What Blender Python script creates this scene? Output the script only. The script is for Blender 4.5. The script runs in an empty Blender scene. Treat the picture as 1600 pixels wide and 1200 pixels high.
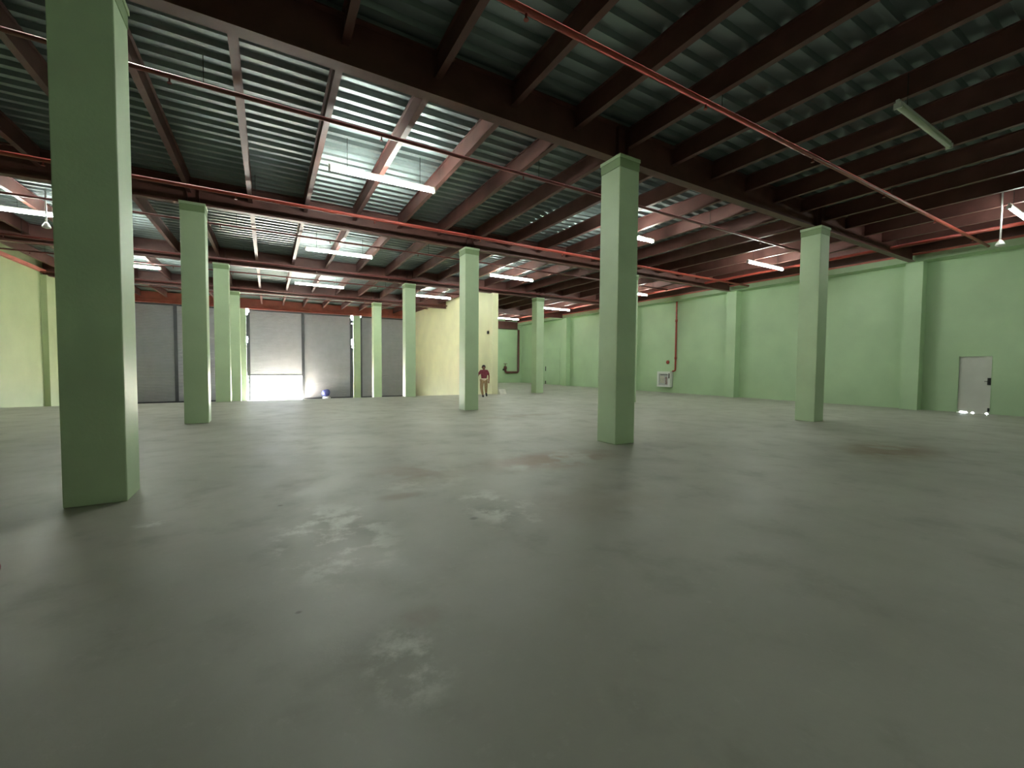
import bpy, bmesh, math, random
from mathutils import Vector, Matrix
random.seed(7)
scene = bpy.context.scene
COL = scene.collection

# ------------------------------------------------------------------ camera
CAM = Vector((1.557, -6.082, 1.45))
YAW, PITCH, ROLL = math.radians(30.08), math.radians(-2.28), math.radians(0.457)
fw = Vector((math.sin(YAW)*math.cos(PITCH), math.cos(YAW)*math.cos(PITCH), math.sin(PITCH)))
r0 = Vector((math.cos(YAW), -math.sin(YAW), 0)); u0 = r0.cross(fw)
rt = math.cos(ROLL)*r0 + math.sin(ROLL)*u0
up = -math.sin(ROLL)*r0 + math.cos(ROLL)*u0
cd = bpy.data.cameras.new('camera'); cam = bpy.data.objects.new('camera', cd); COL.objects.link(cam)
cam.matrix_world = Matrix(((rt.x, up.x, -fw.x, CAM.x), (rt.y, up.y, -fw.y, CAM.y), (rt.z, up.z, -fw.z, CAM.z), (0, 0, 0, 1)))
cd.sensor_width = 36; cd.lens = 36*655.98/1600; cd.clip_start = .05; cd.clip_end = 400
scene.camera = cam

# ------------------------------------------------------------------ world, sun, exposure
w = bpy.data.worlds.new('sky'); scene.world = w; w.use_nodes = True
bg = w.node_tree.nodes['Background']; bg.inputs[0].default_value = (.86, .93, 1.0, 1); bg.inputs[1].default_value = 42.0
sd = bpy.data.lights.new('sun', 'SUN'); sd.energy = 150; sd.angle = math.radians(.6); sd.color = (1, .93, .8)
sun = bpy.data.objects.new('sun', sd); COL.objects.link(sun)
sun.rotation_euler = Vector((.42, -.62, -.80)).to_track_quat('-Z', 'Y').to_euler()
pd = bpy.data.lights.new('daylight_portal', 'AREA'); pd.shape = 'RECTANGLE'; pd.size = 3.6; pd.size_y = 2.0
pd.cycles.is_portal = True
portal = bpy.data.objects.new('daylight_portal', pd); COL.objects.link(portal)
portal.location = (2.04, 28.22, -.1); portal.rotation_euler = (math.radians(-90), 0, 0)
LAMP = 60.0
scene.view_settings.view_transform = 'Standard'; scene.view_settings.look = 'None'
scene.view_settings.exposure = 1.3; scene.view_settings.gamma = 1.0; scene.view_settings.use_curve_mapping = False
scene.cycles.max_bounces = 10; scene.cycles.diffuse_bounces = 8; scene.cycles.glossy_bounces = 4
scene.cycles.sample_clamp_indirect = 80.0; scene.cycles.caustics_reflective = False; scene.cycles.caustics_refractive = False
scene.cycles.use_denoising = True

# ------------------------------------------------------------------ materials
def srgb(r, g, b):
    f = lambda c: (c/255/12.92) if c/255 <= .04045 else ((c/255+.055)/1.055)**2.4
    return (f(r), f(g), f(b), 1)
MATS = {}
def mat(name, col, rough=.6, metal=0, var=.12, scale=3.0, bump=0.0, bscale=40, emit=None, spec=.5, dark=None):
    """principled paint/metal: base colour broken up by noise, fine bump"""
    m = bpy.data.materials.new(name); m.use_nodes = True; nt = m.node_tree; N = nt.nodes; L = nt.links
    b = N['Principled BSDF']; b.inputs['Roughness'].default_value = rough; b.inputs['Metallic'].default_value = metal
    b.inputs['Specular IOR Level'].default_value = spec
    tc = N.new('ShaderNodeTexCoord')
    n = N.new('ShaderNodeTexNoise'); n.inputs['Scale'].default_value = scale; n.inputs['Detail'].default_value = 6
    L.new(tc.outputs['Object'], n.inputs['Vector'])
    mx = N.new('ShaderNodeMix'); mx.data_type = 'RGBA'
    d = dark or tuple(c*(1-var) for c in col[:3])+(1,)
    mx.inputs[6].default_value = d; mx.inputs[7].default_value = tuple(min(1, c*(1+var*.6)) for c in col[:3])+(1,)
    mr = N.new('ShaderNodeMapRange'); mr.inputs[1].default_value = .35; mr.inputs[2].default_value = .65
    L.new(n.outputs['Fac'], mr.inputs[0]); L.new(mr.outputs[0], mx.inputs[0]); L.new(mx.outputs[2], b.inputs['Base Color'])
    if bump:
        n2 = N.new('ShaderNodeTexNoise'); n2.inputs['Scale'].default_value = bscale; n2.inputs['Detail'].default_value = 4
        L.new(tc.outputs['Object'], n2.inputs['Vector'])
        bp = N.new('ShaderNodeBump'); bp.inputs['Strength'].default_value = bump; bp.inputs['Distance'].default_value = .02
        L.new(n2.outputs['Fac'], bp.inputs['Height']); L.new(bp.outputs[0], b.inputs['Normal'])
    if emit:
        b.inputs['Emission Color'].default_value = emit[0]; b.inputs['Emission Strength'].default_value = emit[1]
    MATS[name] = m; return m
mat('wall_green', srgb(180, 206, 167), .55, var=.07, scale=.7, bump=.15, bscale=25)
mat('column_green', srgb(186, 208, 170), .5, var=.06, scale=1.2, bump=.12, bscale=30)
mat('column_band', srgb(138, 162, 118), .55, var=.08, scale=3)
mat('wall_cream', srgb(232, 231, 190), .65, var=.06, scale=.9, bump=.05, bscale=30)
mat('wall_yellowgreen', srgb(170, 184, 140), .6, var=.06, scale=.8, bump=.15, bscale=20)
mat('steel_brown', srgb(104, 66, 60), .5, var=.18, scale=2.5, bump=.05)
mat('steel_red', srgb(206, 120, 110), .45, var=.12, scale=2.5)
mat('pipe_red', srgb(160, 66, 54), .38, var=.12, scale=4)
mat('pipe_dark', srgb(112, 52, 48), .4, var=.12, scale=4)
mat('deck', srgb(138, 150, 150), .42, metal=.55, var=.10, scale=.6)
mat('shutter', srgb(170, 170, 178), .45, metal=.0, var=.05, scale=2)
mat('guide', srgb(84, 86, 92), .5, metal=.3, var=.1)
mat('door_white', srgb(205, 205, 198), .5, var=.05, scale=2)
mat('white', srgb(225, 226, 222), .45, var=.04)
mat('black', srgb(28, 28, 30), .5)
mat('dark_metal', srgb(60, 58, 55), .45, metal=.4)
mat('exterior', srgb(200, 194, 182), .9, var=.1, scale=1.5)
mat('concrete_light', srgb(222, 220, 208), .8, var=.12, scale=6, bump=.2)
mat('tube', (1, 1, 1, 1), .4, var=0, emit=((.93, 1.0, .90, 1), LAMP))
mat('tube_dim', (1, 1, 1, 1), .4, var=0, emit=((.93, 1.0, .92, 1), LAMP*.5))  # weaker copy of tube, dimmed for light balance; also on the added fill lamps
mat('tube_off', srgb(222, 226, 208), .4, var=.02)
mat('lamp_white', srgb(225, 226, 222), .45, var=.02)
mat('drum_red', srgb(120, 22, 22), .45, var=.2, scale=6)
mat('skin', srgb(150, 104, 80), .55, var=.05)
mat('maroon', srgb(140, 64, 78), .8, var=.2, scale=14)
mat('tan', srgb(172, 142, 106), .85, var=.15, scale=14)
mat('hair', srgb(32, 25, 22), .6)
mat('shoe', srgb(38, 34, 32), .6)
mat('cream_cloth', srgb(222, 202, 180), .85, var=.1, scale=12)
mat('blue_tarp', srgb(88, 92, 160), .45, var=.25, scale=7, bump=.4, bscale=9)
mat('yellow', srgb(230, 190, 40), .5)
mat('hose', srgb(206, 196, 170), .8, var=.15, scale=20)

def floor_mat():
    m = bpy.data.materials.new('floor_concrete'); m.use_nodes = True; nt = m.node_tree; N = nt.nodes; L = nt.links
    b = N['Principled BSDF']
    tc = N.new('ShaderNodeTexCoord')
    def noise(s, d=6, ro=.6):
        n = N.new('ShaderNodeTexNoise'); n.inputs['Scale'].default_value = s; n.inputs['Detail'].default_value = d; n.inputs['Roughness'].default_value = ro
        L.new(tc.outputs['Object'], n.inputs['Vector']); return n.outputs['Fac']
    def mrange(x, a, bb, lo=0., hi=1.):
        n = N.new('ShaderNodeMapRange'); n.interpolation_type = 'SMOOTHSTEP'
        for i, v in enumerate((a, bb, lo, hi)): n.inputs[i+1].default_value = v
        L.new(x, n.inputs[0]); return n.outputs[0]
    def math_(op, a, c):
        n = N.new('ShaderNodeMath'); n.operation = op
        for i, v in enumerate((a, c)):
            if isinstance(v, (int, float)): n.inputs[i].default_value = v
            else: L.new(v, n.inputs[i])
        return n.outputs[0]
    def blob(cx, cy, rx, ry):                         # soft patch at a place on the floor
        n = N.new('ShaderNodeMapping'); n.vector_type = 'POINT'
        n.inputs['Location'].default_value = (-cx/rx, -cy/ry, 0); n.inputs['Scale'].default_value = (1/rx, 1/ry, 0)
        L.new(tc.outputs['Object'], n.inputs['Vector'])
        ln = N.new('ShaderNodeVectorMath'); ln.operation = 'LENGTH'; L.new(n.outputs[0], ln.inputs[0])
        return mrange(ln.outputs['Value'], .25, 1.0, 1., 0.)
    def mix(base, col, fac):
        n = N.new('ShaderNodeMix'); n.data_type = 'RGBA'
        if isinstance(base, tuple): n.inputs[6].default_value = base
        else: L.new(base, n.inputs[6])
        n.inputs[7].default_value = col; L.new(fac, n.inputs[0]); return n.outputs[2]
    big = noise(.35); mid = noise(1.6); fine = noise(9, 8, .7)
    c = mix(srgb(160, 158, 147), srgb(174, 172, 161), mrange(big, .35, .65))
    c = mix(c, srgb(144, 142, 131), math_('MULTIPLY', mrange(mid, .52, .72), .5))
    c = mix(c, srgb(188, 186, 176), math_('MULTIPLY', mrange(fine, .56, .75), .35))
    # chalky light scuffs
    patchy = mrange(noise(2.6, 8, .65), .46, .62)
    for cx, cy, rx, ry, k in ((2.03, -2.25, .62, 1.15, 1.), (2.12, -4.1, .26, .42, .7), (3.6, -2.3, .5, .9, .65), (.63, -1.2, .2, .14, .8), (3.2, -1.0, .9, .5, .3)):
        c = mix(c, srgb(232, 233, 224), math_('MULTIPLY', math_('MULTIPLY', blob(cx, cy, rx, ry), patchy), .9*k))
    # brown damp stains
    stain = mrange(noise(1.3, 5, .55), .36, .54)
    for cx, cy, rx, ry, k in ((5.4, -.7, 1.7, .85, 1.05), (3.3, -.5, .9, .8, .6), (2.8, -1.45, .35, .18, .6), (11.3, -3.0, 1.6, .9, .9), (8.0, 4.6, 2.2, .5, .4), (2.32, -3.75, .2, .16, .5), (4.6, -2.6, 1.2, .8, .3)):
        c = mix(c, srgb(136, 110, 86), math_('MULTIPLY', math_('MULTIPLY', blob(cx, cy, rx, ry), stain), .8*k))
    for cx, cy, rr in ((1.64, -1.17, .03), (1.69, -3.37, .022), (3.24, -2.47, .05)):
        c = mix(c, srgb(84, 80, 68), math_('MULTIPLY', blob(cx, cy, rr*1.2, rr), .5))
    L.new(c, b.inputs['Base Color'])
    L.new(mrange(mid, .3, .7, .42, .58), b.inputs['Roughness']); b.inputs['Specular IOR Level'].default_value = .4
    bp = N.new('ShaderNodeBump'); bp.inputs['Strength'].default_value = .12; bp.inputs['Distance'].default_value = .01
    L.new(noise(22, 6), bp.inputs['Height']); L.new(bp.outputs[0], b.inputs['Normal'])
    MATS['floor'] = m
floor_mat()

# ------------------------------------------------------------------ mesh helpers
class MB:
    def __init__(s): s.v = []; s.f = []; s.smooth = []
    def box(s, x0, x1, y0, y1, z0, z1):
        n = len(s.v)
        s.v += [(x0,y0,z0),(x1,y0,z0),(x1,y1,z0),(x0,y1,z0),(x0,y0,z1),(x1,y0,z1),(x1,y1,z1),(x0,y1,z1)]
        for q in ((0,3,2,1),(4,5,6,7),(0,1,5,4),(1,2,6,5),(2,3,7,6),(3,0,4,7)): s.f.append(tuple(n+i for i in q)); s.smooth.append(False)
        return s
    def tube(s, pts, rad, seg=10, cap=True):
        """round tube through points; rad a number or a list"""
        pts = [Vector(p) for p in pts]; rad = rad if isinstance(rad, (list, tuple)) else [rad]*len(pts)
        n0 = len(s.v); prev = None
        for i, p in enumerate(pts):
            a = pts[max(i-1, 0)]; c = pts[min(i+1, len(pts)-1)]; d = (c-a).normalized()
            if prev is None: x = d.orthogonal().normalized()
            else:
                x = prev - d*prev.dot(d)
                x = x.normalized() if x.length > 1e-5 else d.orthogonal().normalized()
            prev = x; y = d.cross(x)
            for k in range(seg):
                t = 2*math.pi*k/seg; q = p + (x*math.cos(t)+y*math.sin(t))*rad[i]; s.v.append(tuple(q))
        for i in range(len(pts)-1):
            for k in range(seg):
                a = n0+i*seg+k; b = n0+i*seg+(k+1)%seg
                s.f.append((a, b, b+seg, a+seg)); s.smooth.append(True)
        if cap:
            s.f.append(tuple(n0+k for k in reversed(range(seg)))); s.smooth.append(False)
            e = n0+(len(pts)-1)*seg; s.f.append(tuple(e+k for k in range(seg))); s.smooth.append(False)
        return s
    def lathe(s, prof, c=(0,0,0), seg=20):
        n0 = len(s.v)
        for r, z in prof:
            for k in range(seg):
                t = 2*math.pi*k/seg; s.v.append((c[0]+r*math.cos(t), c[1]+r*math.sin(t), c[2]+z))
        for i in range(len(prof)-1):
            for k in range(seg):
                a = n0+i*seg+k; b = n0+i*seg+(k+1)%seg
                s.f.append((a, b, b+seg, a+seg)); s.smooth.append(True)
        s.f.append(tuple(n0+k for k in reversed(range(seg)))); s.smooth.append(False)
        e = n0+(len(prof)-1)*seg; s.f.append(tuple(e+k for k in range(seg))); s.smooth.append(False)
        return s
    def extrude_y(s, prof, y0, y1):                    # closed xz outline along y
        n = len(s.v); m = len(prof)
        s.v += [(x, y0, z) for x, z in prof]+[(x, y1, z) for x, z in prof]
        for i in range(m):
            j = (i+1) % m; s.f.append((n+i, n+j, n+m+j, n+m+i)); s.smooth.append(False)
        s.f.append(tuple(n+i for i in reversed(range(m)))); s.smooth.append(False)
        s.f.append(tuple(n+m+i for i in range(m))); s.smooth.append(False)
        return s
    def extrude_x(s, prof, x0, x1):                    # closed yz outline along x
        n = len(s.v); m = len(prof)
        s.v += [(x0, y, z) for y, z in prof]+[(x1, y, z) for y, z in prof]
        for i in range(m):
            j = (i+1) % m; s.f.append((n+i, n+j, n+m+j, n+m+i)); s.smooth.append(False)
        s.f.append(tuple(n+i for i in reversed(range(m)))); s.smooth.append(False)
        s.f.append(tuple(n+m+i for i in range(m))); s.smooth.append(False)
        return s
    def mesh(s, name, m):
        me = bpy.data.meshes.new(name); me.from_pydata(s.v, [], s.f)
        me.polygons.foreach_set('use_smooth', s.smooth)
        bm = bmesh.new(); bm.from_mesh(me); bmesh.ops.recalc_face_normals(bm, faces=bm.faces); bm.to_mesh(me); bm.free()
        me.materials.append(MATS[m]); return me
    def build(s, name, m, parent=None, loc=None, bevel=0):
        o = bpy.data.objects.new(name, s.mesh(name, m)); COL.objects.link(o)
        if parent: o.parent = parent
        if loc: o.location = loc
        if bevel:
            b = o.modifiers.new('bevel', 'BEVEL'); b.width = bevel; b.segments = 2; b.limit_method = 'ANGLE'
        return o
def tag(o, label, cat, group=None):
    o['label'] = label; o['category'] = cat
    if group: o['group'] = group
    return o
def empty(name, loc=(0,0,0), rz=0):
    o = bpy.data.objects.new(name, None); COL.objects.link(o); o.location = loc; o.rotation_euler.z = rz
    o.empty_display_size = .2; return o
def struct(o): o['kind'] = 'structure'; return o
def link_child(name, mesh, parent, loc=(0,0,0)):
    o = bpy.data.objects.new(name, mesh); COL.objects.link(o); o.parent = parent; o.location = loc; return o

# ------------------------------------------------------------------ layout numbers (metres)
CX = [0.0, 7.4375, 14.875]                 # column lines
RY = [0.0, 7.01, 14.02, 21.03, 28.04]      # rows
HC = 5.39                                  # column height
XL, XR = -7.2, 22.5                        # side walls
YF, YB = -14.0, 28.3                       # wall behind the camera, far wall
ZD = 6.05                                  # underside of roof deck
ZJ = 5.68                                  # underside of joists
XP = 12.02                                 # partition face
ZR = -1.0                                  # floor level at the shutters

# ------------------------------------------------------------------ floor, ramp, outside
fl = MB(); fl.box(XL-.3, XR+.3, YF-.3, RY[2]-.02, -.25, 0); fl.box(XP+.1, XR+.3, RY[2]-.02, YB+.2, -.25, 0)
struct(fl.build('floor', 'floor'))
rp = MB(); rp.extrude_x([(RY[2]-.02, 0), (YB-.2, ZR), (YB+.3, ZR), (YB+.3, ZR-.3), (RY[2]-.02, -.3)], XL-.3, XP+.1)
struct(rp.build('floor_ramp', 'floor'))
MB().box(-60, 80, YB+.3, 120, ZR-.3, ZR-.01).build('exterior_ground', 'exterior')['kind'] = 'structure'
MB().box(XR+.3, 70, -60, YB+.3, -.3, -.012).build('exterior_yard', 'exterior')['kind'] = 'structure'

# ------------------------------------------------------------------ walls
DY0, DY1, DZ = -1.97, -1.17, 1.96          # white door in the right wall
wr = MB()
wr.box(XR, XR+.25, YF, DY0, 0, 6.2).box(XR, XR+.25, DY1, YB, 0, 6.2).box(XR, XR+.25, DY0, DY1, DZ, 6.2)
wall_r = struct(wr.build('wall_right', 'wall_green'))
for y in (-7.01, *RY[:4]):
    MB().box(22.07, XR, y-.25, y+.25, 0, 5.40).build('pilaster', 'wall_green', wall_r)
MB().box(21.9, XR, YF, YB-.3, 5.40, 5.62).build('ring_beam', 'wall_green', wall_r)
MB().box(21.86, XR, YF, YB-.3, 5.62, 5.72).build('edge_channel', 'steel_red', wall_r)
wl = MB(); wl.box(XL-.25, XL, YF, YB, 1.44, 6.2).box(XL-.25, XL+.012, YF, YB, ZR-.2, 1.40).box(XL-.25, XL-.04, YF, YB, 1.40, 1.44)
wall_l = struct(wl.build('wall_left', 'wall_yellowgreen'))
for y in (-7.01, *RY[:4]):
    MB().box(XL, -7.0, y-.25, y+.25, ZR-.1, 5.42).build('pilaster', 'wall_yellowgreen', wall_l)
MB().box(XL, XL+.12, YF, YB-.3, 5.52, 5.66).build('edge_channel', 'steel_red', wall_l)
struct(MB().box(XL-.25, XR+.25, YF-.25, YF, 0, 6.2).build('wall_front', 'wall_green'))
wb = MB(); wb.box(XP+.2, XR+.25, YB, YB+.25, 0, 6.2)
wb.box(XL-.25, XP+.2, YB-.06, YB+.25, 5.28, 6.2)
wall_b = struct(wb.build('wall_back', 'wall_green'))
wp = MB(); wp.box(XP, XP+.18, RY[2]+.13, YB-.06, ZR-.1, ZD-.005)
wall_p = struct(wp.build('wall_partition', 'wall_cream'))
MB().box(11.86, 12.2, RY[2]-.2, RY[2]+.13, -.05, 5.385).build('pilaster', 'wall_cream', wall_p)
# wear on the partition: bracket stubs left in the wall
for y, z in ((17.4, 4.42), (14.6, 3.35)):
    MB().box(XP-.07, XP, y-.06, y+.06, z-.08, z+.08).build('bracket', 'dark_metal', wall_p)

# ------------------------------------------------------------------ roof deck with ribs, joists
pitch = .304; prof = []
y = YF
while y < YB:
    prof += [(y, ZD), (y+.095, ZD), (y+.125, ZD+.075), (y+.274, ZD+.075)]; y += pitch
prof = [p for p in prof if p[0] < YB+.1]
outline = prof + [(prof[-1][0], ZD+.12), (YF, ZD+.12)]
dk = MB(); n = len(prof)
for x in (XL-.1, XR+.1):
    dk.v += [(x, a, b) for a, b in prof]
for i in range(n-1): dk.f.append((i, i+1, n+i+1, n+i)); dk.smooth.append(False)
dk.box(XL-.25, XR+.25, YF-.25, YB+.25, ZD+.08, ZD+.2)
ceil = struct(dk.build('ceiling', 'deck'))
jx = []; x = 1.20 - 1.285*7
while x < XR-.2:
    if x > XL+.1: jx.append(x)
    x += 1.285
def joist_mesh(y0, y1):
    m = MB(); m.box(-.012, .012, y0, y1, ZJ+.014, ZD-.014).box(-.05, .05, y0, y1, ZJ, ZJ+.014).box(-.05, .05, y0, y1, ZD-.014, ZD)
    return m.mesh('joist', 'steel_brown')
bays = [(-13.9, -7.01-.012), (-7.01+.012, -.012)] + [(RY[i]+.012, RY[i+1]-.012) for i in range(3)] + [(RY[3]+.012, 27.86)]
for y0, y1 in bays:
    me = joist_mesh(y0, y1)
    for xx in jx:
        if y1 < -8 and xx < 3: pass
        link_child('joist', me, ceil, (xx, 0, 0))

# ------------------------------------------------------------------ girders on the columns
def girder(label, y, x0, x1, m='steel_brown', z0=HC, z1=6.03):
    g = MB()
    g.box(x0, x1, y-.008, y+.008, z0+.02, z1-.02).box(x0, x1, y-.1, y+.1, z0, z0+.02).box(x0, x1, y-.1, y+.1, z1-.02, z1)
    for cx in CX:
        if x0 < cx < x1:
            for d in (-.12, .12): g.box(cx+d-.006, cx+d+.006, y-.09, y+.09, z0+.02, z1-.02)
    return tag(g.build('roof_girder', m), label, 'beam', 'steel roof girders')
girder('dark steel roof girder overhead behind the camera', -7.01, XL, 21.85)
girder('dark steel roof girder resting on the nearest row of green columns', RY[0], XL, 21.85)
girder('dark steel roof girder resting on the second row of columns', RY[1], XL, 21.85)
girder('brown steel roof girder crossing above the end of the cream partition', RY[2], XL, 21.85)
girder('farthest brown girder before the shutters, ending at the cream wall', RY[3], XL, XP)
girder('girder hidden behind the cream partition on its right side', RY[3], XP+.2, 21.85)
e = MB(); e.box(XL, XP, 27.88, 27.9, 5.32, 5.98).box(XL, XP, 27.8, 28.0, 5.3, 5.32).box(XL, XP, 27.8, 28.0, 5.48, 5.50).box(XL, XP, 27.86, 27.9, 5.96, 5.98)
tag(e.build('door_lintel_beam', 'steel_red'), 'long bright red steel beam running above the roller shutters', 'beam')
e = MB(); e.box(XP+.2, 21.85, 28.0, 28.02, 5.05, 5.68).box(XP+.2, 21.85, 27.85, 28.2, 5.0, 5.05)
tag(e.build('wall_beam', 'steel_brown'), 'dark beam along the top of the far green wall', 'beam')

# ------------------------------------------------------------------ columns
def column(i, j, label):
    zb = 0 if j < 3 else -.05 - (RY[j]-RY[2])/(YB-RY[2])*1.02
    t = empty('column', (CX[i], RY[j], zb)); tag(t, label, 'column', 'green square columns')
    h = HC-zb; wx, wy = .246, .253
    MB().box(-wx, wx, -wy, wy, 0, h-.22).build('shaft', 'column_green', t, bevel=.012)
    MB().box(-wx-.004, wx+.004, -wy-.004, wy+.004, h-.22, h-.06).build('capital_band', 'column_band', t)
    MB().box(-wx-.016, wx+.016, -wy-.016, wy+.016, h-.06, h).build('top_plate', 'column_green', t)
column(0, 0, 'huge green square column nearest the camera at the left of the picture')
column(1, 0, 'tall green column standing right of centre, its left face brightly lit')
column(2, 0, 'green square column in front of the right wall, nearest the white door')
column(0, 1, 'green column directly behind the huge left one, second in its line')
column(1, 1, 'green column with the walking person just to its right')
column(2, 1, 'green column hidden behind the tall column right of centre')
column(0, 2, 'third green column in the left line, its right edge catching the door light')
column(1, 2, 'green column left of the cream partition wall, third in the middle line')
column(2, 2, 'far green column standing alone before the red wall pipe')
column(0, 3, 'fourth green column in the left line toward the open shutter')
column(1, 3, 'slim-looking far green column right of the closed shutters, fourth in line')
def pier(x, label):
    t = empty('door_pier', (x, 28.02, ZR)); tag(t, label, 'column', 'green piers between the shutters')
    MB().box(-.25, .25, -.25, .22, 0, 6.27).build('shaft', 'column_green', t, bevel=.01)
pier(.0, 'green pier at the left edge of the open shutter doorway')
pier(CX[1], 'green pier at the right edge of the closed grey shutter')

# ------------------------------------------------------------------ roller shutters
dn = [0]
def shutter(x0, x1, zbot, label):
    dn[0] += 1
    t = empty('door_%d' % dn[0], ((x0+x1)/2, 28.1, ZR)); struct(t); t['label'] = label
    hw = (x1-x0)/2; c = MB(); zt = 5.22-ZR; z = zbot-ZR; p = []
    zz = z
    while zz < zt:
        p += [(0, zz), (-.016, zz+.02), (-.016, zz+.075), (0, zz+.095)]; zz += .1
    nn = len(p)
    for xx in (-hw, hw): c.v += [(xx, a, b) for a, b in p]
    for i in range(nn-1): c.f.append((i, i+1, nn+i+1, nn+i)); c.smooth.append(False)
    c.box(-hw, hw, .004, .012, z, zt)
    c.build('curtain', 'shutter', t)
    MB().box(-hw, hw, -.03, .03, z-.09, z).build('bottom_bar', 'guide', t)
    MB().box(-hw, hw, -.12, .12, zt-.02, zt+.14).build('roller_box', 'guide', t)
    return t
shutter(.42, 3.66, .80, 'grey slatted roller shutter raised a third, daylight below')
shutter(3.80, 7.02, ZR+.09, 'closed grey roller shutter beside the open one')
shutter(7.80, 11.87, ZR+.09, 'closed grey roller shutter beside the cream partition')
shutter(-3.50, -.42, ZR+.09, 'closed grey roller shutter behind the left line of columns')
shutter(-6.98, -3.64, ZR+.09, 'closed grey roller shutter by the left wall')
def post(x, label, wd=.07):
    m = MB(); m.box(x-wd, x+wd, 28.02, 28.2, ZR, 5.32)
    m.box(x-wd-.02, x+wd+.02, 28.0, 28.02, ZR, 5.3)
    tag(m.build('shutter_post', 'guide'), label, 'post', 'dark steel posts between shutters')
post(3.73, 'dark steel guide post between the open and the closed shutter')
post(-3.57, 'dark steel guide post between the two shutters on the far left')
def guide(x0, x1, label, ztop=5.2, zb=ZR):
    tag(MB().box(x0, x1, 28.03, 28.17, zb, ztop).build('shutter_guide', 'guide'), label, 'guide rail', 'shutter guide rails')
guide(.34, .46, 'dark guide rail left of the raised shutter', 5.08)
guide(6.96, 7.08, 'dark guide rail left of the far right green pier', 5.08)
guide(7.69, 7.84, 'dark guide rail right of the far right green pier')
guide(11.82, 11.93, 'dark guide rail against the cream partition')
guide(-.44, -.26, 'dark guide rail left of the doorway pier')
guide(XL+.02, -6.94, 'dark guide rail in the corner of the left wall')
def filler(x0, x1, closed, label):
    """metal strips closing the slot beside a guide; daylight leaks where they are missing"""
    t = empty('gap_strip', (x0, 28.012, closed[-1][0])); tag(t, label, 'metal strip', 'strips closing the gaps beside the shutters')
    for a, b in closed:
        MB().box(0, x1-x0, 0, .01, a-closed[-1][0], b-closed[-1][0]).build('strip', 'guide', t)
filler(.252, .37, ((3.4, 4.9), (.7, 3.0)), 'thin metal strip with gaps left of the raised shutter')
filler(7.05, 7.185, ((4.72, 4.95), (3.5, 4.66), (2.9, 3.0), (-1.0, 2.84)), 'thin metal strip with bright gaps left of the far pier')
filler(11.9, 12.018, ((4.82, 5.2), (1.1, 4.72), (.5, 1.02), (-1, .4)), 'thin metal strip with bright gaps beside the cream wall')

# ------------------------------------------------------------------ white door in the right wall
d1 = empty('door_%d' % (dn[0]+1), (XR+.06, (DY0+DY1)/2, 0)); struct(d1); d1['label'] = 'white metal side door with light leaking under its lower edge'
hw = (DY1-DY0)/2
nt_ = [(-hw+.05, -hw+.13), (-.02, .06), (hw-.26, hw-.05)]      # worn notches along the foot
pr = [(-hw+.01, 0)]
for a, b in nt_: pr += [(a, .0), (a+.015, .035), (b-.03, .045), (b, .0)]
pr += [(hw-.01, 0), (hw-.01, DZ-.01), (-hw+.01, DZ-.01)]
MB().extrude_x(pr, -.02, .02).build('leaf', 'door_white', d1)
lk = MB(); lk.box(-.05, -.02, -hw+.02, -hw+.10, .98, 1.22); lk.tube([(-.05, -hw+.06, 1.1), (-.09, -hw+.06, 1.1), (-.09, -hw+.16, 1.1)], .011, 8)
lk.build('handle', 'black', d1)
MB().box(-.05, -.02, -hw+.0, -hw+.07, .08, .2).build('floor_bolt', 'black', d1)
fr = MB(); fr.box(-.07, .1, -hw-.0, -hw+.012, 0, DZ).box(-.07, .1, hw-.012, hw, 0, DZ).box(-.07, .1, -hw, hw, DZ-.012, DZ)
fr.build('frame', 'wall_green', d1)
# green steel door far along the right wall
d2 = empty('door_%d' % (dn[0]+2), (XR, 23.2, 0)); struct(d2); d2['label'] = 'flush green steel door in the far part of the right wall'
MB().box(-.03, 0, -1.05, 1.05, .02, 3.1).build('leaf', 'wall_green', d2)
MB().box(-.07, -.03, .93, 1.0, 1.15, 1.55).build('handle', 'black', d2)
MB().box(-.05, -.03, .9, 1.04, .03, .3).build('kick_plate', 'dark_metal', d2)

# ------------------------------------------------------------------ fluorescent battens
def lamp(x0, x1, y, label, lit=True, z=5.44, m='tube'):
    L = x1-x0; t = empty('fluorescent_lamp', ((x0+x1)/2, y, z)); tag(t, label, 'lamp', 'fluorescent ceiling lamps')
    MB().box(-L/2, L/2, -.022, .022, .042, .085).build('housing', 'lamp_white', t)
    MB().tube([(-L/2+.035, 0, 0), (L/2-.035, 0, 0)], .04, 12).build('tube', m if lit else 'tube_off', t)
    for s in (-1, 1):
        MB().box(s*(L/2-.02)-.02, s*(L/2-.02)+.02, -.045, .045, -.045, .04).build('end_cap', 'lamp_white', t)
        MB().tube([(s*L*.34, 0, .085), (s*L*.34, 0, ZD-z+.08)], .006, 6).build('hanger_rod', 'dark_metal', t)
lamp(2.65, 4.90, 3.25, 'biggest lit fluorescent lamp in view, over the second bay left of centre')
lamp(2.68, 4.93, 10.05, 'lit fluorescent lamp just below and behind the biggest lit one')
lamp(2.68, 4.95, 17.0, 'lit fluorescent lamp nearest above the raised shutter')
lamp(9.88, 12.15, 10.35, 'lit fluorescent lamp right of the middle column beside the walking person')
lamp(8.75, 10.85, 17.2, 'lit fluorescent lamp in front of the cream partition wall')
lamp(17.5, 19.75, 17.4, 'lit fluorescent lamp right of the far lone column')
lamp(17.4, 19.7, 24.2, 'farthest lit fluorescent lamp between partition and lone column')
lamp(17.0, 19.4, 3.2, 'lit fluorescent lamp left of the right-hand column, by the right wall')
lamp(-4.45, -2.2, 10.1, 'lit fluorescent lamp at the left edge, beside the huge column')
lamp(-4.6, -2.27, 16.6, 'lit fluorescent lamp partly hidden between the left columns')
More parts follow.
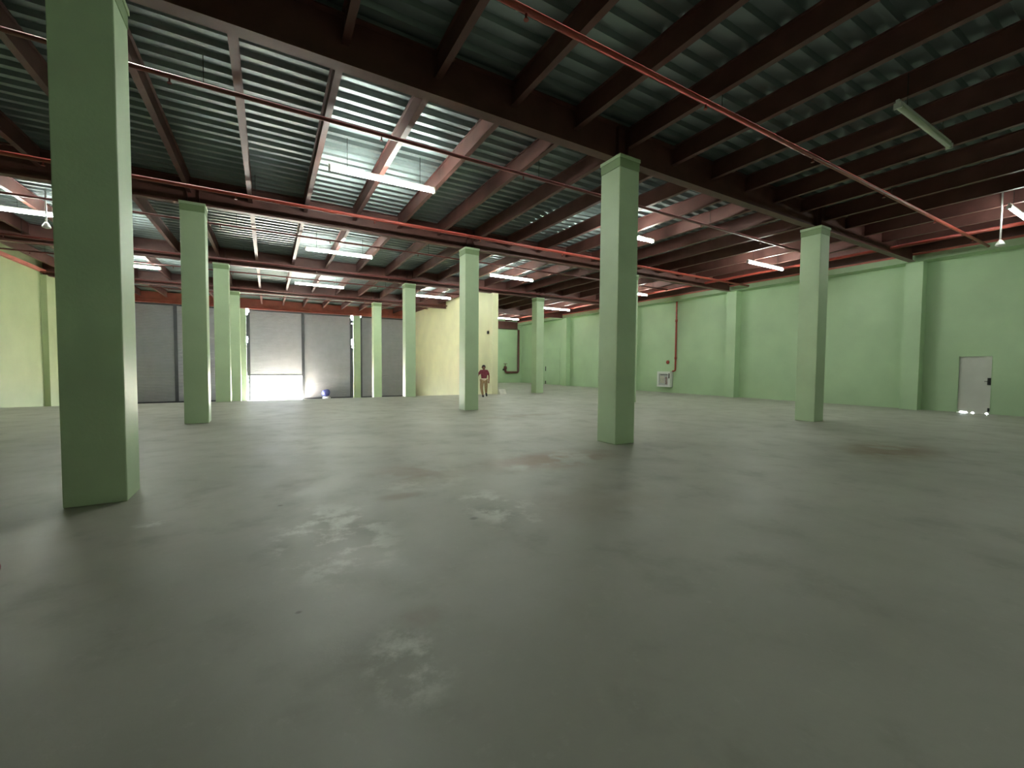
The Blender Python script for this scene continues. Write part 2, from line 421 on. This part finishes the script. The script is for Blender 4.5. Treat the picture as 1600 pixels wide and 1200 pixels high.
lamp(9.95, 12.1, 3.3, 'lit fluorescent lamp mostly hidden behind the tall right-of-centre column')
lamp(17.3, 19.5, 10.25, 'lit fluorescent lamp low behind the tall column, near the right wall')
lamp(17.15, 19.5, -3.15, 'lit fluorescent lamp cut by the right edge of the picture', m='tube_dim')  # turned down so the near right wall stays darker
lamp(9.8, 12.1, -3.36, 'unlit fluorescent lamp hanging under the dark roof at upper right', lit=False)

lamp(2.6, 4.9, -10.4, 'added fluorescent fill lamp behind the camera near its left', m='tube_dim')  # added out of view to lift the near faces of the columns
lamp(8.2, 10.4, -10.4, 'added fluorescent fill lamp behind the camera near its right', m='tube_dim')  # second added fill lamp, same purpose

# ------------------------------------------------------------------ sprinkler pipes
def pipe(name, pts, rad, label, heads=(), m='pipe_red', hang=(), grp='red sprinkler pipes'):
    t = empty(name, pts[0]); tag(t, label, 'pipe', grp); o = Vector(pts[0])
    MB().tube([Vector(p)-o for p in pts], rad, 10).build('run', m, t)
    for h in heads:
        q = Vector(h)-o
        MB().tube([q, q-Vector((0, 0, .07)), q-Vector((0, 0, .075)), q-Vector((0, 0, .085))], [.014, .012, .03, .03], 8).build('sprinkler_head', m, t)
    for h in hang:
        q = Vector(h)-o
        MB().tube([q, (q.x, q.y, ZD-o.z)], .006, 6).build('hanger', 'dark_metal', t)
def run(y, x0, x1, z, rad, label, n=9, name='sprinkler_pipe', m='pipe_dark'):
    xs = [x0+(k+.5)*(x1-x0)/n for k in range(n)]
    pipe(name, [(x0, y, z), (x1, y, z)], rad, label, [(a, y, z-rad*.6) for a in xs], hang=[(a+.4, y, z) for a in xs[::2]], m=m)
run(-1.88, XL+.1, 21.8, 5.5, .042, 'thick red pipe crossing the upper right corner of the picture', m='pipe_red')
run(1.78, XL+.1, 19.8, 5.6, .035, 'dark red pipe passing just in front of the biggest lit lamp')
run(6.0, XL+.1, 21.8, 5.5, .045, 'red pipe running along the near side of the second girder', m='pipe_red')
run(9.15, XL+.1, 19.8, 5.6, .03, 'thin red pipe between the second and third girders')
run(13.5, XL+.1, 19.8, 5.5, .035, 'red pipe running along the near side of the third girder')
run(16.5, XL+.1, 11.75, 5.6, .03, 'thin red pipe ending just short of the cream wall')
run(20.5, XL+.1, 11.9, 5.5, .03, 'red pipe along the near side of the farthest girder')
run(23.3, XL+.1, 11.5, 5.6, .028, 'thin red pipe nearest the shutters', 7)
pipe('header_pipe', [(19.9, -8, 5.6), (19.9, 24.5, 5.6)], .055, 'thick red header pipe running parallel to the right wall', hang=[(19.9, -3.0+3.5*k, 5.6) for k in range(8)])
# riser to the fire hose cabinet
HY = 10.6
pipe('riser_pipe', [(22.38, HY, 5.39), (22.38, HY, 5.3), (22.38, HY, 1.42), (22.38, HY+.02, 1.34), (22.38, HY+.12, 1.30), (22.38, HY+.2, 1.30)], .05,
     'red pipe dropping down the right wall to the hose cabinet')
rz = [o for o in COL.objects if o.name == 'riser_pipe'][0]
for z in (4.2, 2.0):
    MB().tube([(0, 0, z-5.39), (0, 0, z-5.39+.14)], .068, 12).build('coupling', 'pipe_red', rz)
# valve pipe on the far wall
pipe('valve_pipe', [(22.05, 28.14, 4.98), (22.05, 28.14, 1.08), (21.99, 28.14, 1.0), (21.9, 28.14, .97), (20.85, 28.14, .97), (20.72, 28.14, 1.0), (20.66, 28.14, 1.1), (20.64, 28.14, 1.5)], .1,
     'thick dark red pipe with an elbow low on the far green wall', m='steel_brown')
vp = [o for o in COL.objects if o.name == 'valve_pipe'][0]
vb = MB(); vb.tube([(-1.41, -.02, -3.68), (-1.41, -.02, -3.43)], [.17, .12], 12); vb.tube([(-1.41, -.02, -3.43), (-1.41, -.02, -3.18)], .03, 8)
vb.build('valve', 'steel_brown', vp)
vw = MB(); vw.tube([(-1.41+.18*math.cos(a*math.pi/6), -.02+.08*math.sin(a*math.pi/6), -3.20) for a in range(13)], .02, 6); vw.build('hand_wheel', 'steel_brown', vp)
MB().box(-1.6, -1.25, .1, .15, -3.83, -3.68).build('wall_bracket', 'dark_metal', vp)

# ------------------------------------------------------------------ hanging detectors
def detector(x, y, ztop, zbot, label):
    t = empty('pendant_detector', (x, y, zbot)); tag(t, label, 'detector', 'white pendant detectors')
    MB().tube([(0, 0, .1), (0, 0, ztop-zbot)], .018, 8).build('stem', 'white', t)
    MB().lathe([(.03, .13), (.05, .1), (.085, .03), (.09, 0), (.05, -.02)], seg=16).build('cup', 'white', t)
detector(-3.5, 9.9, ZD+.08, 5.06, 'white cup hanging on a stem below the lamp at left edge')
detector(17.85, -2.9, ZD+.08, 4.68, 'white cup hanging on a stem below the lamp at right edge')

# ------------------------------------------------------------------ fire hose cabinet and alarm
def cabinet():
    y0, y1, z0, z1 = 10.86, 11.82, .34, 1.27
    t = empty('hose_cabinet', (XR-.004, (y0+y1)/2, z0)); tag(t, 'white fire hose cabinet with glass front on the right wall', 'cabinet')
    W = (y1-y0)/2; H = z1-z0
    MB().box(-.22, 0, -W, W, 0, .03).box(-.22, 0, -W, W, H-.03, H).box(-.22, 0, -W, -W+.03, .03, H-.03).box(-.22, 0, W-.03, W, .03, H-.03).box(-.03, 0, -W, W, 0, H).build('case', 'white', t)
    dr = MB(); dr.box(-.245, -.22, -W, -W+.16, 0, H).box(-.245, -.22, W-.12, W, 0, H).box(-.245, -.22, -W+.16, W-.12, 0, .1).box(-.245, -.22, -W+.16, W-.12, H-.13, H)
    dr = dr.build('door', 'white', t)
    MB().box(-.237, -.231, -W+.16, W-.12, .1, H-.13).build('glass', 'cab_glass', dr)
    MB().box(-.265, -.245, -W+.04, -W+.10, .52, .82).build('handle', 'black', dr)
    hs = MB()
    for k in range(5): hs.tube([(-.17+.0*k, .30-.07*k, .22), (-.17, .30-.07*k, .66)], .028, 8)
    hs.build('hose', 'hose', t)
    MB().tube([(-.14, -.12, .15), (-.14, -.12, .55), (-.14, -.1, .6)], [.06, .06, .03], 12).build('extinguisher', 'drum_red', t)
    MB().box(-.18, -.1, -W+.2, W-.2, .7, .76).build('hose_rack', 'dark_metal', t)
g = bpy.data.materials.new('cab_glass'); g.use_nodes = True; b = g.node_tree.nodes['Principled BSDF']
b.inputs['Base Color'].default_value = (.95, .97, .96, 1); b.inputs['Roughness'].default_value = .08; b.inputs['Alpha'].default_value = .18
MATS['cab_glass'] = g
cabinet()
al = empty('fire_alarm_bell', (XR, 11.22, 1.83)); tag(al, 'small round red alarm bell above the hose cabinet', 'alarm bell')
m = MB(); m.tube([(0, 0, 0), (-.03, 0, 0)], .05, 12); m.build('base', 'drum_red', al)
m = MB(); m.tube([(-.03, 0, 0), (-.06, 0, 0), (-.085, 0, 0)], [.115, .11, .05], 20); m.build('gong', 'pipe_red', al)

# ------------------------------------------------------------------ kerb, bundle, drum, outside things
k = MB(); k.extrude_x([(13.55, 0), (13.72, .26), (14.1, .26), (14.1, 0)], 12.22, 12.62)
tag(k.build('concrete_kerb', 'concrete_light'), 'small pale concrete kerb at the foot of the partition end', 'kerb')
def bundle():
    me = bpy.data.meshes.new('sack'); bm = bmesh.new(); bmesh.ops.create_icosphere(bm, subdivisions=3, radius=.3)
    for v in bm.verts:
        n = math.sin(7*v.co.x+2)*math.cos(6*v.co.z)*.06+math.sin(11*v.co.y+5*v.co.z)*.03
        v.co += v.co.normalized()*n; v.co.z = v.co.z*.95+.02*math.sin(9*v.co.x)
        if v.co.z < -.2: v.co.z = -.2-.2*(v.co.z+.2)*-.3
    for f in bm.faces: f.smooth = True
    bm.to_mesh(me); bm.free(); me.materials.append(MATS['blue_tarp'])
    t = empty('tarp_bundle', (5.2, 27.55, ZR+.06)); tag(t, 'rounded blue bundle on the ground against the closed shutter', 'bundle')
    o = bpy.data.objects.new('sack', me); COL.objects.link(o); o.parent = t; o.location = (0, 0, .36)
    m = MB(); m.tube([(-.05, -.18, .03), (.12, -.26, .05), (.26, -.2, .04)], [.06, .09, .05], 10); m.build('wrapping', 'white', t)
    m = MB(); m.lathe([(.22, -.06), (.26, .02), (.2, .14)], seg=14); m.build('foot', 'white', t)
bundle()
def drum():
    t = empty('steel_drum', (-.372, -1.86, 0)); tag(t, 'dark red steel drum just inside the left edge of the picture', 'drum')
    pr = [(.26, .0), (.29, .0), (.292, .02), (.283, .035), (.283, .28), (.292, .295), (.292, .315), (.283, .33), (.283, .56), (.292, .575), (.292, .595), (.283, .61), (.283, .84), (.292, .855), (.292, .87), (.28, .875), (.275, .855), (.02, .853)]
    MB().lathe(pr, seg=40).build('shell', 'drum_red', t)
    MB().lathe([(.03, .853), (.03, .866), (.015, .868)], c=(.15, .08, 0), seg=12).build('bung', 'dark_metal', t)
drum()
bl = empty('bollard', (2.6, 36.0, ZR-.01)); tag(bl, 'faint yellow bollard outside the open shutter', 'bollard')
MB().lathe([(.16, 0), (.16, .1), (.1, .12), (.1, .95), (.05, 1.0)], seg=16).build('post', 'yellow', bl)
for z in (.25, .8): MB().lathe([(.104, z), (.104, z+.16)], seg=16).build('band', 'black', bl)
ba = empty('barrier_arm', (.50, 28.75, ZR-.01)); tag(ba, 'short grey post with a slanting bar in the open doorway', 'barrier')
MB().tube([(0, 0, 0), (0, 0, 1.12)], .07, 10).build('post', 'shutter', ba)
MB().tube([(-.05, 0, 1.55), (.35, 0, 1.43), (.85, 0, 1.22)], [.05, .06, .03], 8).build('bar', 'shutter', ba)
MB().tube([(0, 0, 1.1), (0, 0, 1.58)], .03, 8).build('pivot', 'shutter', ba)

# ------------------------------------------------------------------ person
def skin_obj(name, verts, edges, radii, m, parent, root=0, sub=2):
    me = bpy.data.meshes.new(name); me.from_pydata(verts, edges, []); me.update()
    o = bpy.data.objects.new(name, me); COL.objects.link(o); o.parent = parent
    md = o.modifiers.new('skin', 'SKIN'); md.use_smooth_shade = True
    lay = me.skin_vertices[0].data if me.skin_vertices else None
    if lay is None:
        bm = bmesh.new(); bm.from_mesh(me); bm.verts.layers.skin.verify(); bm.to_mesh(me); bm.free(); lay = me.skin_vertices[0].data
    for i, rr in enumerate(radii):
        lay[i].radius = rr if isinstance(rr, tuple) else (rr, rr); lay[i].use_root = (i == root)
    s = o.modifiers.new('sub', 'SUBSURF'); s.levels = sub; s.render_levels = sub
    me.materials.append(MATS[m]); return o
def person():
    # local frame: faces -Y, walking toward the camera; X is the person's image right
    t = empty('person', (10.62, 12.3, 0), math.radians(-18)); tag(t, 'person in maroon shirt and tan trousers walking past the partition end', 'person')
    J = dict(pelvis=(0,0,.83), belly=(0,-.02,.96), chest=(-.005,-.04,1.14), neckb=(-.01,-.05,1.29), neck=(-.015,-.055,1.35), head=(-.02,-.065,1.43), crown=(-.02,-.05,1.50),
             shL=(-.165,-.04,1.24), elL=(-.29,-.04,1.05), wrL=(-.37,-.16,.90), haL=(-.40,-.2,.86),
             shR=(.155,-.03,1.24), elR=(.26,.06,1.02), wrR=(.25,.02,.79), haR=(.24,-.01,.72),
             hipL=(-.09,0,.78), knL=(-.14,-.16,.45), anL=(-.07,-.16,.08), toL=(-.07,-.30,.035),
             hipR=(.09,0,.78), knR=(.10,-.02,.45), anR=(.15,.26,.16), toR=(.16,.17,.05))
    def chain(name, keys, edges, rad, m, root=0, parent=t, sub=2):
        return skin_obj(name, [J[k] for k in keys], [(keys.index(a), keys.index(b)) for a, b in edges], rad, m, parent, root, sub)
    keys = list(J)
    E = [('pelvis','belly'),('belly','chest'),('chest','neckb'),('neckb','neck'),('neck','head'),('head','crown'),
         ('chest','shL'),('shL','elL'),('elL','wrL'),('wrL','haL'),('chest','shR'),('shR','elR'),('elR','wrR'),('wrR','haR'),
         ('pelvis','hipL'),('hipL','knL'),('knL','anL'),('anL','toL'),('pelvis','hipR'),('hipR','knR'),('knR','anR'),('anR','toR')]
    R = dict(pelvis=(.13,.10), belly=(.12,.09), chest=(.14,.10), neckb=.07, neck=.052, head=(.078,.09), crown=(.06,.07), shL=.055, elL=.042, wrL=.03, haL=.03,
             shR=.055, elR=.042, wrR=.03, haR=.03, hipL=.085, knL=.058, anL=.038, toL=.03, hipR=.085, knR=.058, anR=.038, toR=.03)
    chain('body', keys, E, [R[k] for k in keys], 'skin', 0)
    # fingers
    for s, h, d in (('L', J['haL'], Vector((-.02, -.04, -.05))), ('R', J['haR'], Vector((-.01, -.03, -.06)))):
        hm = MB(); h = Vector(h); d.normalize(); side = d.cross(Vector((0, 1, 0))).normalized()
        for k, ln in enumerate((.065, .075, .07, .055)):
            b0 = h+side*(.018*(k-1.5)); hm.tube([b0, b0+d*ln*.55, b0+d*ln+Vector((0, -.012, 0))], [.0095, .009, .006], 6)
        hm.tube([h-side*.02-d*.03, h-side*.05, h-side*.052+d*.03], [.011, .01, .007], 6)
        hm.build('fingers', 'skin', t)
    # clothing
    k2 = ['pelvis','belly','chest','neckb','shL','elL','shR','elR']
    J2 = dict(J); 
    J['elL'] = tuple(Vector(J['shL']).lerp(Vector(J2['elL']), .8)); J['elR'] = tuple(Vector(J['shR']).lerp(Vector(J2['elR']), .8)); J['pelvis'] = (0, 0, .88)
    chain('shirt', k2, [('pelvis','belly'),('belly','chest'),('chest','neckb'),('chest','shL'),('shL','elL'),('chest','shR'),('shR','elR')],
          [(.152,.122), (.15,.118), (.168,.125), .082, .085, .062, .085, .062], 'maroon', 0)
    J.update(J2); J['anL'] = tuple(Vector(J['knL']).lerp(Vector(J2['anL']), .9)); J['anR'] = tuple(Vector(J['knR']).lerp(Vector(J2['anR']), .9)); J['pelvis'] = (0, 0, .83)
    k3 = ['pelvis','hipL','knL','anL','hipR','knR','anR']
    chain('trousers', k3, [('pelvis','hipL'),('hipL','knL'),('knL','anL'),('pelvis','hipR'),('hipR','knR'),('knR','anR')],
          [(.15,.118), .112, .078, .06, .112, .078, .06], 'tan', 0)
    J.update(J2)
    MB().tube([(0, 0, .79), (0, -.005, .84), (0, 0, .89)], [.166, .172, .162], 20).build('shirt_hem', 'cream_cloth', t).scale = (1, .82, 1)
    for a, b in (('anL', 'toL'), ('anR', 'toR')):
        p, q = Vector(J[a]), Vector(J[b]); dirv = (q-p)
        if a == 'anL':
            m = MB(); m.tube([(p.x, p.y+.06, .05), (p.x, p.y, .055), (p.x, p.y-.1, .045), (p.x, p.y-.17, .03)], [.035, .05, .047, .028], 10)
        else:
            m = MB(); m.tube([p+Vector((0, .04, .02)), p, q, q+Vector((0, -.05, -.02))], [.035, .048, .045, .026], 10)
        m.build('shoe', 'shoe', t)
    # hair: cap over the back and top of the head
    me = bpy.data.meshes.new('hair'); bm = bmesh.new(); bmesh.ops.create_uvsphere(bm, u_segments=20, v_segments=14, radius=.105)
    bmesh.ops.delete(bm, geom=[v for v in bm.verts if v.co.z < .01 and v.co.y < .015 or v.co.z < -.08], context='VERTS')
    for f in bm.faces: f.smooth = True
    bm.to_mesh(me); bm.free(); me.materials.append(MATS['hair'])
    o = bpy.data.objects.new('hair', me); COL.objects.link(o); o.parent = t; o.location = (-.02, -.05, 1.445); o.scale = (.92, 1.05, 1.08)
    # face
    f = MB()
    for s in (-1, 1): f.lathe([(.004, -.008), (.011, 0), (.004, .008)], c=(-.02+s*.03, -.155, 1.455), seg=8)
    f.build('eyes', 'black', t)
    f = MB(); f.tube([(-.02, -.15, 1.455), (-.02, -.175, 1.425), (-.02, -.155, 1.415)], [.008, .014, .008], 8); f.build('nose', 'skin', t)
    f = MB(); f.tube([(-.045, -.145, 1.39), (-.02, -.155, 1.388), (.005, -.145, 1.39)], [.004, .008, .004], 6); f.build('mouth', 'drum_red', t)
    for s in (-1, 1):
        e = MB(); e.tube([(-.02+s*.083, -.04, 1.46), (-.02+s*.095, -.035, 1.44), (-.02+s*.085, -.04, 1.41)], [.008, .014, .008], 6); e.build('ear', 'skin', t)
person()
